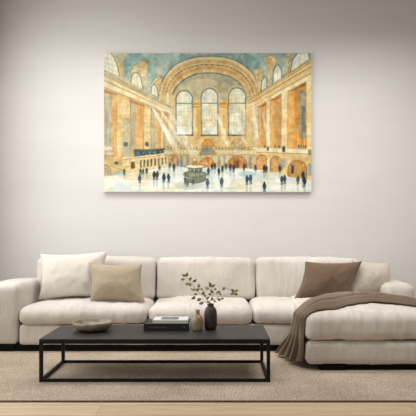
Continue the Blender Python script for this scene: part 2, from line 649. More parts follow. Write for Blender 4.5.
def throw():
    # path across: s in [0, 1] hanging part, [1, 2] lying part
    NU, NV = 120, 90
    V = []
    for i in range(NU + 1):
        s = 2.0 * i / NU
        for j in range(NV + 1):
            v = j / NV                                  # 0 = towards the viewer, 1 = towards the wall
            if s < 1:
                a = s
                yf = lerp_tab([(0, 4.58), (0.5, 4.52), (1, 4.49)], a)
                yb = lerp_tab([(0, 5.06), (0.5, 4.90), (1, 4.86)], a)
                y = yf + (yb - yf) * v
                flare = (1 - a) ** 2.0 * (0.01 + 0.13 * v)
                z = 0.026 + (0.452 - 0.026) * a ** 0.95 + (1 - a) * 0.03 * (1 - v) + 0.0
                x = 0.684 - flare
                ph = 2 * math.pi * (3.9 * v + 0.30 * math.sin(3 * a + 1) + 0.15)
                am = 0.022 - 0.003 * a
                w = 1.3 * (abs(math.sin(ph / 2)) ** 0.8 * 2 - 1) + 0.12 * math.sin(2.3 * ph + 1.0)
                x -= am * (w + 1.2) * 0.75 * min(1, v * 7)
                y += 0.010 * math.cos(ph)
                x += 0.010 * noise.noise(Vector((a * 3, y * 4, 2.0)))
                # corner rounding where it turns on to the top
                c = max(0, (a - 0.86) / 0.14)
                x += 0.045 * c * c
                z -= 0.006 * c
                V.append(Vector((x, y, max(z, RT + 0.012))))
            else:
                a = s - 1
                x = 0.705 + 1.19 * a
                yf = interp([(0.70, 4.50), (0.85, 4.54), (1.03, 4.68), (1.29, 4.84), (1.45, 4.78), (1.60, 4.67), (1.90, 4.50)], x)
                yb = interp([(0.70, 4.86), (0.80, 5.02), (0.92, 5.20), (1.07, 5.32), (1.28, 5.30), (1.44, 5.06), (1.60, 4.86), (1.90, 4.62)], x)
                y = yf + (yb - yf) * v
                hit = tree.ray_cast(Vector((x, y, 1.5)), Vector((0, 0, -1)))
                zt = hit[0].z if hit[0] is not None else 0.45
                ph = 2 * math.pi * (3.9 * v + 0.30 * math.sin(1.0 + 3) + 0.15) + 1.2 * a
                w = 1.3 * (abs(math.sin(ph / 2)) ** 0.8 * 2 - 1) + 0.12 * math.sin(2.3 * ph + 1.0)
                am = 0.025 * min(1.0, (yb - yf) / 0.4 + 0.25)
                ramp_in = min(1, a / 0.08)
                z = zt + 0.007 + am * (w + 1.2) * (0.5 + 0.5 * ramp_in) * math.sin(math.pi * min(1, max(0, 0.06 + v * 0.94))) ** 0.35
                z += 0.004 * noise.noise(Vector((x * 7, y * 9, 0)))
                V.append(Vector((x, y, z)))
    # ease the join between the two parts
    def at(i, j):
        return i * (NV + 1) + j
    for _ in range(6):
        Vn = list(V)
        for i in range(NU // 2 - 9, NU // 2 + 7):
            for j in range(NV + 1):
                Vn[at(i, j)] = (V[at(i - 1, j)] + V[at(i + 1, j)] + V[at(i, j)]) / 3
        V = Vn
    # keep clear of the cushion
    t2 = bvh_of([chaise, bpy.data.objects['chaise_base']])
    for k, p in enumerate(V):
        loc, nrm, _, d = t2.find_nearest(p)
        if loc is not None:
            sd = (p - loc).dot(nrm)
            if sd < 0.006:
                V[k] = loc + nrm * 0.006
    Fc = []
    for i in range(NU):
        for j in range(NV):
            a = i * (NV + 1) + j
            Fc.append((a, a + NV + 1, a + NV + 2, a + 1))
    o = link('throw_blanket', V, Fc, M['throw'])
    sm = o.modifiers.new('solid', 'SOLIDIFY')
    sm.thickness = 0.007
    sm.offset = 1.0
    return o


tb = throw()
tag(tb, 'brown taupe throw blanket draped over the chaise and hanging to the rug', 'blanket')

# ------------------------------------------------------------------ coffee table
TX0, TX1, TY0, TY1, TZ = -1.25, 0.383, 4.139, 4.76, 0.314
B = RT + 0.001
table = empty('coffee_table', ((TX0 + TX1) / 2, (TY0 + TY1) / 2, B), 'low black rectangular coffee table with open metal frame on the rug', 'coffee table')
boxes('tabletop', [(TX0, TX1, TY0, TY1, TZ - 0.010, TZ)], M['table_top'], table, bevel=0.0015)
boxes('apron_frame', [(TX0, TX1, TY0, TY0 + 0.024, TZ - 0.034, TZ - 0.010), (TX0, TX1, TY1 - 0.024, TY1, TZ - 0.034, TZ - 0.010),
                      (TX0, TX0 + 0.024, TY0 + 0.024, TY1 - 0.024, TZ - 0.034, TZ - 0.010),
                      (TX1 - 0.024, TX1, TY0 + 0.024, TY1 - 0.024, TZ - 0.034, TZ - 0.010)], M['steel'], table)
for x in (TX0, TX1 - 0.024):
    for y in (TY0, TY1 - 0.024):
        boxes('leg', [(x, x + 0.024, y, y + 0.024, B, TZ - 0.034)], M['steel'], table, bevel=0.001)
for y in (TY0, TY1 - 0.024):
    boxes('stretcher', [(TX0 + 0.024, TX1 - 0.024, y + 0.002, y + 0.022, B, B + 0.021)], M['steel'], table, bevel=0.001)
for x in (TX0, TX1 - 0.024):
    boxes('stretcher', [(x + 0.002, x + 0.022, TY0 + 0.024, TY1 - 0.024, B, B + 0.021)], M['steel'], table, bevel=0.001)

# ------------------------------------------------------------------ things on the table
# bowl
bx, by = (92.6 - CX) * 4.50 / F, 4.50
prof = [(0.0001, 0.0), (0.086, 0.0), (0.098, 0.004), (0.122, 0.014), (0.142, 0.030), (0.151, 0.050), (0.1525, 0.066),
        (0.148, 0.070), (0.143, 0.067), (0.139, 0.055), (0.122, 0.038), (0.09, 0.022), (0.05, 0.014), (0.0001, 0.012)]
v, f = lathe_geo(prof, 96)
v = [(x, y, z + 0.0012 * noise.noise(Vector((x * 9, y * 9, z * 6)))) if z > 0.01 else (x, y, z) for x, y, z in v]
bowl = link('bowl', v, f, M['stone'])
bowl.location = (bx, by, TZ + 0.0005)
tag(bowl, 'wide shallow taupe stoneware bowl at the left end of the coffee table', 'bowl')


def book(name, x0, x1, y0, y1, z, t, cover, label, cov_t=0.003, mark=None):
    b = boxes(name, [(x0, x1, y0, y1, z, z + cov_t), (x0, x1, y0, y1, z + t - cov_t, z + t), (x0, x1, y0, y0 + cov_t, z + cov_t, z + t - cov_t)],
              cover, bevel=0.0008)
    pg = boxes('pages', [(x0 + 0.004, x1 - 0.004, y0 + cov_t, y1 - 0.004, z + cov_t, z + t - cov_t)], M['pages'], b)
    pg['label'] = 'off-white page block'
    tag(b, label, 'book', 'books stacked on the coffee table')
    return b


dx0, dx1 = (143.6 - CX) * 4.475 / F, (189.2 - CX) * 4.475 / F
bk = book('book', dx0, dx1, 4.475, 4.72, TZ + 0.0005, 0.054, M['book_dark'], 'thick black book lying at the bottom of the stack')
v, f = [], []
marks, xx = [], dx0 + 0.04
rb = random.Random(3)
while xx < dx0 + 0.165:
    wd = rb.uniform(0.004, 0.009)
    marks.append((xx, xx + wd, 4.4735, 4.4752, TZ + 0.024, TZ + 0.029))
    xx += wd + rb.uniform(0.0025, 0.005)
mk = boxes('spine_lettering', marks, M['foil'], bk)
mk['label'] = 'faint grey lettering'
boxes('spine_mark', [(dx1 - 0.045, dx1 - 0.03, 4.4735, 4.4752, TZ + 0.022, TZ + 0.032)], M['foil'], bk)
lx0, lx1 = (152.5 - CX) * 4.50 / F, (187.5 - CX) * 4.50 / F
b2 = boxes('book', [(lx0, lx1, 4.50, 4.70, TZ + 0.055, TZ + 0.0575), (lx0, lx1, 4.50, 4.70, TZ + 0.0755, TZ + 0.078),
                    (lx0, lx0 + 0.002, 4.50, 4.70, TZ + 0.0575, TZ + 0.0755)], M['book_light'], bevel=0.0006)
tag(b2, 'thinner pale grey book on top of the thick black book', 'book', 'books stacked on the coffee table')
pg = boxes('pages', [(lx0 + 0.002, lx1 - 0.003, 4.503, 4.697, TZ + 0.0575, TZ + 0.0755)], M['pages'], b2)
pg['label'] = 'off-white page block'
pr = boxes('cover_print', [(lx0 + 0.06, lx1 - 0.075, 4.535, 4.67, TZ + 0.078, TZ + 0.0786)], M['book_mark'], b2)
pr['label'] = 'slate grey picture on the cover'

# small bottle vase
prof = [(0.0001, 0), (0.030, 0), (0.036, 0.003), (0.041, 0.015), (0.0435, 0.04), (0.0432, 0.075), (0.040, 0.095), (0.032, 0.110),
        (0.021, 0.119), (0.0165, 0.126), (0.0162, 0.150), (0.0185, 0.157), (0.0175, 0.160), (0.013, 0.158), (0.012, 0.12), (0.0001, 0.11)]
v, f = lathe_geo(prof, 64)
small = link('bottle_vase', v, f, M['tan_glaze'])
small.location = ((197.6 - CX) * 4.50 / F, 4.50, TZ + 0.0005)
tag(small, 'small glossy tan bottle vase beside the books', 'vase')

prof = [(0.0001, 0), (0.034, 0), (0.041, 0.004), (0.047, 0.018), (0.0495, 0.045), (0.050, 0.12), (0.047, 0.145), (0.039, 0.163),
        (0.029, 0.174), (0.0245, 0.180), (0.0245, 0.190), (0.028, 0.197), (0.026, 0.199), (0.020, 0.196), (0.019, 0.17), (0.030, 0.14), (0.032, 0.03), (0.0001, 0.02)]
v, f = lathe_geo(prof, 64)
v = [(x * (1 + 0.02 * noise.noise(Vector((x * 40, y * 40, z * 60)))), y, z) for x, y, z in v]
vx, vy = (210.6 - CX) * 4.55 / F, 4.55
vase = link('vase', v, f, M['charcoal'])
vase.location = (vx, vy, TZ + 0.0005)
tag(vase, 'dark charcoal clay vase with a short neck holding leafy branches', 'vase')

# leafy branch standing in the vase
br = empty('leafy_branch', (vx, vy, TZ + 0.04), 'spray of small olive green leaves on thin twigs in the dark vase', 'branch')
rb = random.Random(11)
mouth = Vector((vx, vy, TZ + 0.195))
root = Vector((vx, vy, TZ + 0.06))


def leafpt(zx, zy, dy):
    p = W(180 + zx / 5.943, 250 + zy / 5.943, vy + dy)
    return p


twigs = [  # (end tile point, depth offset, control lift), leaves along
    ([(150, 300), (112, 250), (70, 200), (30, 155)], -0.05),
    ([(160, 300), (150, 262), (165, 232), (184, 200)], 0.04),
    ([(162, 305), (185, 268), (225, 258), (268, 226)], -0.02),
    ([(168, 310), (215, 285), (270, 268), (330, 246)], 0.06),
    ([(150, 310), (130, 290), (105, 290), (74, 288)], 0.03),
    ([(158, 312), (185, 298), (215, 294), (250, 290)], -0.06),
]
geos = []
for pts, d in twigs:
    P = [root, mouth + Vector((rb.uniform(-.008, .008), rb.uniform(-.008, .008), 0))]
    for k, (a, b) in enumerate(pts):
        P.append(leafpt(a, b, d * (k + 1) / len(pts)))
    # smooth
    Q = []
    for i in range(len(P) - 1):
        p0, p1, p2, p3 = P[max(i - 1, 0)], P[i], P[i + 1], P[min(i + 2, len(P) - 1)]
        for t in np.linspace(0, 1, 6, endpoint=False):
            t = float(t)
            Q.append(0.5 * ((2 * p1) + (-p0 + p2) * t + (2 * p0 - 5 * p1 + 4 * p2 - p3) * t * t + (-p0 + 3 * p1 - 3 * p2 + p3) * t ** 3))
    Q.append(P[-1])
    geos.append(tube_geo(Q, [0.0019 - 0.0012 * i / len(Q) for i in range(len(Q))], 6))
leaves = [(22, 150, 150, 1), (41, 145, 80, 1.05), (15, 175, 200, 1.0), (62, 170, 60, 1.0), (88, 182, 25, 1.1), (42, 202, 185, 1.1), (60, 206, 320, .9),
          (112, 212, 60, .9), (76, 233, 170, 1.3), (106, 236, 20, 1.0), (180, 206, 105, 1.35), (197, 213, 20, 1.1), (160, 226, 150, 1.1),
          (190, 246, 330, 1.1), (80, 285, 200, 1.1), (112, 295, 215, 1.2), (138, 256, 80, 1.0), (125, 316, 205, 1.1), (228, 250, 10, 1.1),
          (262, 228, 30, 1.0), (165, 285, 30, .9), (190, 289, 100, .9), (232, 294, 320, 1.0), (252, 288, 20, .8), (312, 238, 110, 1.0),
          (336, 242, 20, 1.1), (310, 260, 230, .9), (332, 262, 330, 1.0), (206, 304, 340, .8), (148, 272, 120, .8), (92, 263, 190, .8),
          (210, 232, 40, .7), (240, 262, 300, .7), (128, 232, 140, .7), (176, 262, 200, .8)]
lg = []
for zx, zy, ang, sc in leaves:
    c = leafpt(zx, zy, rb.uniform(-0.05, 0.05))
    a = R(ang + rb.uniform(-12, 12))
    L, wd = 0.037 * sc, 0.0175 * sc
    ax = Vector((math.cos(a), rb.uniform(-0.35, 0.35), math.sin(a))).normalized()
    sd = ax.cross(Vector((rb.uniform(-.5, .5), 1, rb.uniform(-.5, .5)))).normalized()
    up = ax.cross(sd)
    V, Fc = [], []
    n = 8
    for i in range(n + 1):
        t = i / n
        wv = wd * (math.sin(math.pi * t ** 0.8)) * 0.5 * 2 * 0.62 + 0.0003
        mid = c + ax * (t - 0.5) * L - up * 0.006 * sc * (t - 0.5) ** 2 * 4
        for s_, lift in ((-1, 0.0025), (0, 0), (1, 0.0025)):
            V.append(mid + sd * wv * s_ + up * lift * abs(s_) * math.sin(math.pi * t))
    for i in range(n):
        for k in range(2):
            q = i * 3 + k
            Fc.append((q, q + 1, q + 4, q + 3))
    lg.append((V, Fc))
    # petiole to the nearest twig
    st = c - ax * 0.5 * L
    best = min((Vector(p) for g in geos[:6] for p in g[0][::6]), key=lambda p: (p - st).length if p.z > mouth.z else 9)
    if (best - st).length < 0.12:
        geos.append(tube_geo([best, (best + st) / 2 + Vector((0, 0, 0.002)), st], [0.0009, 0.0008, 0.0006], 5))
v, f = merge(geos)
link('twig', v, f, M['stem'], br)
v, f = merge(lg)
fo = link('foliage', v, f, M['leaf'], br)
sm = fo.modifiers.new('solid', 'SOLIDIFY')
sm.thickness = 0.0006

# ------------------------------------------------------------------ painting
PW, PH = 207.5, 139.0                     # picture size in its own units (1 unit = 1 cm and a bit)
S = 2.6


def paint():
    nx, ny = int(PW * S), int(PH * S)
    xs = (np.arange(nx) + 0.5) / S + 104.0
    ys = (np.arange(ny) + 0.5) / S + 53.0
    X, Y = np.meshgrid(xs, ys)
    img = np.zeros((ny, nx, 3))
    rs = np.random.RandomState(7)

    def vnoise(sx, sy, seed, octs=3):
        out = np.zeros_like(X)
        amp = 1.0
        tot = 0
        for o in range(octs):
            r = np.random.RandomState(seed + o)
            gx, gy = int(PW / sx) + 3, int(PH / sy) + 3
            g = r.rand(gy, gx)
            fx, fy = (X - 104) / sx, (Y - 53) / sy
            ix, iy = fx.astype(int), fy.astype(int)
            tx, ty = fx - ix, fy - iy
            tx, ty = tx * tx * (3 - 2 * tx), ty * ty * (3 - 2 * ty)
            a = g[iy, ix] * (1 - tx) + g[iy, ix + 1] * tx
            b = g[iy + 1, ix] * (1 - tx) + g[iy + 1, ix + 1] * tx
            out += amp * (a * (1 - ty) + b * ty)
            tot += amp
            amp *= 0.55
            sx, sy = max(sx / 2, 0.8), max(sy / 2, 0.8)
        return out / tot

    N1 = vnoise(14, 14, 3)
    N2 = vnoise(5, 5, 13)
    N3 = vnoise(2, 2, 23, 2)
    NV_ = vnoise(2.2, 22, 33)
    NH_ = vnoise(16, 2, 43)
    wobx, woby = (vnoise(7, 7, 53) - .5) * 1.0, (vnoise(7, 7, 63) - .5) * 1.0
    XX, YY = X + wobx, Y + woby

    def C(*c):
        return np.array(c, float)

    def poly(pts):
        ins = np.zeros(X.shape, bool)
        m = len(pts)
        for i in range(m):
            (x0, y0), (x1, y1) = pts[i], pts[(i + 1) % m]
            if y0 == y1:
                continue
            c = ((YY < y0) != (YY < y1)) & (XX < (x1 - x0) * (YY - y0) / (y1 - y0) + x0)
            ins ^= c
        return soft(ins.astype(float))

    def soft(m):
        m = (m + np.roll(m, 1, 0) + np.roll(m, -1, 0)) / 3
        return (m + np.roll(m, 1, 1) + np.roll(m, -1, 1)) / 3

    def put(mask, col, a=1.0):
        nonlocal img
        col = np.asarray(col, float)
        k = (mask * a)[..., None]
        img = img * (1 - k) + col * k

    def seg(x0, y0, x1, y1, w):
        dx, dy = x1 - x0, y1 - y0
        L2 = dx * dx + dy * dy + 1e-9
        t = np.clip(((XX - x0) * dx + (YY - y0) * dy) / L2, 0, 1)
        d = np.hypot(XX - x0 - t * dx, YY - y0 - t * dy)
        return np.clip((w / 2 - d) * S * 0.7 + 0.5, 0, 1)

    def line(pts, w, col, a=1.0):
        m = np.zeros(X.shape)
        for (p, q) in zip(pts, pts[1:]):
            m = np.maximum(m, seg(*p, *q, w))
        put(m, col, a)

    def ell(cx, cy, rx, ry):
        d = np.hypot((XX - cx) / rx, (YY - cy) / ry)
        return np.clip((1 - d) * min(rx, ry) * S * 0.7 + 0.5, 0, 1)

    def ring(cx, cy, rx, ry, w):
        d = np.abs(np.hypot((XX - cx) / rx, (YY - cy) / ry) - 1) * min(rx, ry)
        return np.clip((w / 2 - d) * S * 0.7 + 0.5, 0, 1)

    def arch(x0, x1, top, bot):
        r = (x1 - x0) / 2
        cx = (x0 + x1) / 2
        ry = r * 1.05
        rect = poly([(x0, top + ry), (x1, top + ry), (x1, bot), (x0, bot)])
        return np.maximum(rect, ell(cx, top + ry, r, ry) * (YY < top + ry + 0.4))

    def var(c, n, amt=24):
        return C(*c) + (n[..., None] - 0.5) * amt * np.array([1, 0.95, 0.8])

    # ceiling: pale blue green washes
    k = np.clip((N1 - 0.35) * 3, 0, 1)[..., None]
    img = C(128, 156, 152) * (1 - k) + C(176, 192, 178) * k
    img = img + (N2[..., None] - 0.5) * 26
    put(np.clip((vnoise(9, 9, 91) - 0.62) * 6, 0, 1), (206, 206, 180), 0.6)
    put(np.clip((100 - Y) / 60, 0, 1) * (np.abs(X - 163) < 9) * (Y < 76), (104, 136, 138), 0.35)

    # great arch at the far end
    cx, cy = 209.5, 104.0
    def sup(t):
        rx, ry, e = 51.0 - 13.0 * t, 47.6 - 16.6 * t, 2.4 - 0.2 * t
        return ((np.abs(XX - cx) / rx) ** e + (np.abs(YY - cy) / ry) ** e) ** (1 / e), ry

    def sring(t, w):
        d, ry = sup(t)
        return np.clip((w / 2 - np.abs(d - 1) * ry) * S * 0.7 + 0.5, 0, 1) * (Y < 106)

    def sfill(t):
        d, ry = sup(t)
        return np.clip((1 - d) * ry * S * 0.7 + 0.5, 0, 1)
    put(sfill(0) * (Y < 112), var((204, 180, 132), N2, 60))
    put(sring(0.0, 1.0), (92, 98, 82), 0.8)
    put(sring(0.12, 2.2), (214, 200, 162), 0.75)
    put(sring(0.30, 3.2), var((204, 162, 96), N2, 60), 0.85)
    put(sring(0.42, 1.4), (216, 192, 142), 0.7)
    put(sring(0.50, 1.0), (132, 112, 80), 0.6)
    for q in range(30):
        th = math.radians(190 + q * (160 / 29.0))
        put(ell(cx + 44.8 * math.copysign(abs(math.cos(th)) ** .87, math.cos(th)), cy - 39.2 * abs(math.sin(th)) ** .87, 1.0, 0.75), (98, 92, 74), 0.75)
    put(sring(0.68, 4.2), var((200, 148, 82), N2, 70), 0.85)
    put(sring(0.60, 1.0), (222, 196, 140), 0.6)
    put(sring(0.86, 2.0), var((196, 172, 122), N3, 60), 0.8)
    put(sfill(1.0) * (Y < 112), var((172, 164, 134), N1, 80))
    put(sring(1.0, 1.1), (76, 88, 88), 0.85)
    put(ell(cx - 6, 83, 15, 4), (206, 188, 150), 0.5)
    put(ell(cx + 14, 84, 6, 5), (150, 140, 112), 0.4)
    # end wall
    put(poly([(172, 100), (250, 100), (250, 152), (172, 152)]), var((214, 180, 120), NV_, 50))
    put(poly([(164, 92), (176, 96), (176, 154), (164, 154)]), var((206, 186, 146), NV_, 60))
    put(poly([(246, 98), (258, 96), (258, 154), (246, 154)]), var((206, 184, 144), NV_, 60))
    for x0, x1 in ((191.8, 201.5), (218.3, 228.3)):
        put(poly([(x0, 103), (x1, 103), (x1, 136), (x0, 136)]), var((216, 176, 110), NV_, 60))
        put(poly([(x0 + 2.2, 108), (x0 + 4.6, 108), (x0 + 4.6, 134), (x0 + 2.2, 134)]), (232, 204, 148), 0.7)
        put(poly([(x0 - .5, 103), (x1 + .5, 103), (x1 + .5, 107.6), (x0 - .5, 107.6)]), (206, 146, 70), 0.85)
        line([(x0, 103), (x1, 103)], 0.8, (140, 100, 54), .8)
        line([(x0, 105.6), (x1, 105.6)], 0.7, (238, 206, 140), .8)
    # windows
    for x0, x1, tp in ((176.2, 192.2, 90.8), (201.4, 217.6, 88.6), (228.4, 245.4, 88.0)):
        c = (x0 + x1) / 2
        r = (x1 - x0) / 2
        put(arch(x0 - 2.2, x1 + 2.2, tp - 2.6, 104), (208, 176, 116), 0.9)
        put(arch(x0 - 0.7, x1 + 0.7, tp - 0.9, 136), (88, 108, 116), .9)
        base = C(226, 222, 198) + (N2[..., None] - .5) * 46
        blue = np.clip((vnoise(6, 9, 77) - .45) * 4, 0, 1)[..., None]
        base = base * (1 - 0.5 * blue) + C(186, 206, 208) * 0.5 * blue
        yel = np.clip((vnoise(5, 4, 87) - .5) * 4, 0, 1)[..., None]
        base = base * (1 - 0.45 * yel) + C(230, 200, 138) * 0.45 * yel
        put(arch(x0 + 0.5, x1 - 0.5, tp + 0.6, 134.6), base)
        inside = arch(x0 + 0.5, x1 - 0.5, tp + 0.6, 134.6)
        for g in np.arange(x0 + 2.6, x1 - 1, 2.7):
            put(seg(g, tp, g, 135, 0.5) * inside, (176, 180, 168), 0.4)
        for g in np.arange(tp + 4, 135, 3.4):
            put(seg(x0, g, x1, g, 0.5) * inside, (190, 176, 140), 0.4)
        line([(x0, 103.4), (x1, 103.4)], 1.0, (86, 104, 108), .85)
        line([(x0 - .5, 135.3), (x1 + .5, 135.3)], 1.5, (58, 74, 86), .9)
        put(poly([(x0 + 1, 126), (x1 - 1, 126), (x1 - 1, 134), (x0 + 1, 134)]), (238, 240, 236), 0.45)

    # left side: entablature with lunettes
    put(poly([(104, 53), (113, 53), (121, 66), (123, 79), (104, 71)]), var((196, 178, 134), N2, 40))
    put(poly([(104, 53), (110.5, 53), (116, 62), (119, 75.5), (104, 69.5)]), (232, 228, 208))
    line([(110.8, 53), (114.5, 58), (117.5, 66), (119.8, 76)], 1.0, (150, 126, 84), .9)
    for yy in (58, 63, 68):
        line([(104, yy - 1), (117, yy + 4)], 0.5, (168, 160, 140), .6)
    for xx_ in (107.5, 111.5):
        line([(xx_, 54), (xx_ + 1.5, 73)], 0.6, (176, 164, 134), .6)
    put(poly([(118, 53), (124, 53), (124, 78), (121, 77)]), (206, 172, 116), .7)
    for (o_, i_) in (([(129.5, 82), (130.5, 72), (134.5, 65.5), (140, 62.3), (149.2, 60.6), (148, 67), (146, 76), (145.3, 90)],
                      [(131.3, 83), (132, 76), (134.5, 72.3), (138.5, 73.5), (141.5, 79), (143, 89.5)]),
                     ([(149.5, 93), (151, 84), (154, 79), (158.5, 76.5), (162.3, 75.2), (161.6, 84), (160.6, 98)],
                      [(151.3, 93), (152, 86.5), (154.6, 84), (157.4, 88.5), (158.6, 97)])):
        put(poly(o_), var((208, 186, 140), N3, 60))
        line(o_[1:6], 0.8, (150, 118, 70), .7)
        put(poly(i_), (230, 226, 204))
        line(i_, 0.9, (112, 110, 96), .8)
        mx = (i_[0][0] + i_[-1][0]) / 2
        line([(mx, i_[2][1] + 3), (mx + .5, i_[-1][1])], .6, (186, 160, 110), .7)
        put(ell(o_[4][0] - 1.5, o_[4][1] + 1.8, 1.3, 1.3), (120, 88, 50), .7)
        for q in range(5):
            line([(o_[3][0] - 3 + q * 2, o_[3][1] + 8), (o_[3][0] + q * 1.9, o_[3][1] + 1.5)], .5, (164, 130, 80), .6)
    # left wall mass
    L0, L1 = (104, 70.5), (171, 108)
    put(poly([L0, (130, 82), (150, 94), (171, 107), (171, 153), (104, 176)]), var((218, 184, 128), NV_, 46))

    def lband(y0a, y0b, y1a, y1b, col, a=1.0):
        put(poly([(104, y0a), (171, y1a), (171, y1b), (104, y0b)]), col, a)
    lband(70.5, 74.0, 107.0, 108.4, (176, 184, 170))
    lband(73.4, 76.2, 108.2, 109.4, (196, 152, 90))
    lband(76.2, 80.0, 109.4, 111.0, (224, 208, 170))
    lband(80.0, 81.0, 111.0, 111.6, (160, 124, 76))
    lband(81.0, 87.6, 111.6, 114.6, (230, 212, 170))
    lband(87.0, 88.0, 114.2, 115.0, (146, 138, 116))
    line([(104, 71), (171, 107.3)], .8, (110, 128, 128), .7)
    for x0, xm, x1 in ((104, 112, 116.8), (130.2, 135.6, 143.8), (151, 155, 160.5), (163.5, 165.5, 168)):
        yt = lambda x: 89 + (x - 104) * 0.40
        put(poly([(x0, yt(x0)), (x1, yt(x1)), (x1, 156), (x0, 160)]), var((212, 166, 104), NV_, 60))
        put(poly([(x0, yt(x0) + 2), (xm, yt(xm) + 2), (xm, 156), (x0, 160)]), var((172, 168, 146), NV_, 50), .9)
        put(poly([(x0, yt(x0)), (x1, yt(x1)), (x1, yt(x1) + 1.2), (x0, yt(x0) + 3.6)]), (172, 110, 54), .85)
        line([(x0, yt(x0)), (x0, 156)], .7, (130, 108, 74), .7)
        line([(x1, yt(x1)), (x1, 156)], .6, (176, 128, 72), .7)
    for x0, x1 in ((117.2, 129.8), (144.2, 150.6), (161, 163.2)):
        put(poly([(x0, 90 + (x0 - 104) * .42), (x1, 90 + (x1 - 104) * .42), (x1, 156), (x0, 156)]), var((228, 200, 146), NV_, 30))
        for g in np.arange(98, 156, 4.2):
            line([(x0, g), (x1, g + .5)], .4, (196, 160, 104), .5)
    put(poly([(122.5, 118), (130, 118), (130, 160), (122.5, 160)]), var((176, 172, 152), NV_, 30), .75)
    put(poly([(124, 142), (128, 142), (128, 146), (124, 146)]), (78, 84, 78))
    put(poly([(145.5, 142), (149, 142), (149, 146.4), (145.5, 146.4)]), (84, 92, 88))
    put(poly([(104, 146), (112, 147), (112, 150), (104, 150)]), (236, 228, 206), .7)
    put(poly([(104, 152), (114, 152.5), (114, 154), (104, 154)]), (232, 222, 198), .7)
    put(poly([(104, 156), (122, 160), (124, 170), (104, 176)]), var((206, 178, 128), N2, 50))
    put(ell(105, 173, 6, 8), (178, 166, 134), .8)
    put(ring(105, 173, 6, 8, .8), (120, 108, 84), .7)
    put(ring(105, 174, 3.4, 5.5, .7), (128, 118, 94), .6)
    line([(110, 166), (126, 171)], .9, (176, 144, 92), .8)
    put(poly([(114.8, 161.5), (118.2, 161.5), (118.2, 164.5), (114.8, 164.5)]), (64, 78, 78))
    # dark board and ticket counter colonnade
    put(poly([(123, 157.2), (134, 156.4), (172, 152.4), (172, 166), (150, 169.5), (124, 174)]), var((222, 196, 146), N3, 40))
    put(poly([(133.3, 149.5), (172, 148), (172, 152.2), (146, 155), (134, 157.2)]), var((64, 84, 88), N3, 30))
    put(poly([(130, 148), (134, 149.4), (134.5, 157), (130, 157)]), (200, 164, 110), .8)
    line([(123, 158), (134, 157.6), (172, 152.8)], .9, (244, 222, 176), .9)
    line([(124, 159.3), (172, 154.2)], .6, (150, 110, 64), .8)
    for q, xq in enumerate((138, 143.5, 149.5, 155, 161, 166.5)):
        put(ell(xq, 153 - q * .3, .8, .9), (128, 140, 116), .8)
    put(poly([(131, 162), (135, 161.6), (135, 168), (131, 168.5)]), (98, 70, 44))
    for q in range(9):
        xq = 140 + q * 3.55
        put(poly([(xq, 160 - q * .42), (xq + 1.5, 159.8 - q * .42), (xq + 1.5, 167.2 - q * .5), (xq, 167.5 - q * .5)]), (66, 58, 48), .95)
    line([(124, 166.5), (131, 166)], .6, (160, 124, 78), .8)

    # right side
    put(poly([(246, 104), (311.5, 58), (311.5, 178), (270, 172), (246, 168)]), var((222, 186, 124), NV_, 46))
    # fans between the lunettes
    for pts in ([(253, 69), (259, 68), (263.5, 71), (262, 78), (260, 92), (256, 95), (257, 84)],
                [(264, 57), (271, 55.5), (277, 58), (275, 66), (271.5, 74), (270, 86), (266, 88), (267.5, 74)],
                [(286, 53), (291, 53), (289.5, 62), (288, 75), (285, 76)]):
        put(poly(pts), var((206, 182, 130), N3, 60))
        line(pts[:4], .7, (158, 128, 80), .6)
        for q in range(3):
            line([(pts[0][0] + 2 + q * 2.4, pts[0][1] + 1), (pts[-2][0] + .6, pts[-2][1] - 2)], .5, (160, 128, 78), .55)
    for i_ in ([(261, 92), (261.6, 81), (264.2, 76.5), (266.4, 79), (266.6, 88)],
               [(272.3, 84.5), (273, 71), (277.5, 63.5), (280.8, 68), (281.5, 78.5)],
               [(290, 73), (292, 60), (298, 53), (308, 53), (309, 58)]):
        put(poly(i_), (232, 230, 214))
        line(i_, 1.0, (84, 100, 102), .85)
        a, b = i_[0], i_[-1]
        line([((a[0] + b[0]) / 2, (a[1] + b[1]) / 2), ((a[0] + b[0]) / 2 + 1, i_[2][1] + 1)], .6, (180, 168, 134), .7)

    def rband(ya0, ya1, yb0, yb1, col, a=1.0):
        # y at x=248 and at x=311.5
        put(poly([(248, ya0), (311.5, yb0), (311.5, yb1), (248, ya1)]), col, a)
    rband(100.5, 102.4, 58, 63, (206, 172, 112))
    rband(102.4, 103.6, 63, 66, (232, 212, 162))
    rband(103.2, 104.4, 65.6, 67.2, (166, 130, 80))
    rband(104.4, 106.4, 67.2, 73, (220, 190, 132))
    rband(106.4, 108.4, 73, 80, (236, 220, 180))
    rband(107.6, 108.6, 72.4, 73.6, (170, 140, 94))
    line([(248, 100.5), (311.5, 58)], .8, (130, 112, 80), .7)
    for q in range(22):
        xq = 256 + q * 2.5
        line([(xq, 96.5 - q * 1.62), (xq + .6, 98.8 - q * 1.55)], .5, (150, 118, 74), .5)
    yt = lambda x: 107.5 - (x - 256) * 0.52
    for x0, x1, c in ((258.4, 266, (206, 158, 94)), (270.2, 281.2, (212, 152, 78)), (287.4, 306, (214, 150, 76))):
        put(poly([(x0, yt(x0)), (x1, yt(x1)), (x1, 148), (x0, 148)]), var(c, NV_, 60))
        w_ = (x1 - x0)
        put(poly([(x0, yt(x0)), (x0 + w_ * .22, yt(x0 + w_ * .22)), (x0 + w_ * .22, 148), (x0, 148)]), (228, 182, 112), .7)
        put(poly([(x0, yt(x0)), (x1, yt(x1)), (x1, yt(x1) + 3.6), (x0, yt(x0) + 1.4)]), (150, 96, 48), .8)
        line([(x0, yt(x0)), (x0, 148)], .7, (164, 116, 62), .8)
        line([(x1, yt(x1)), (x1, 148)], .8, (150, 104, 56), .8)
    put(poly([(298, 91), (305.4, 88), (305.4, 138), (299, 138)]), var((140, 142, 124), NV_, 60), .85)
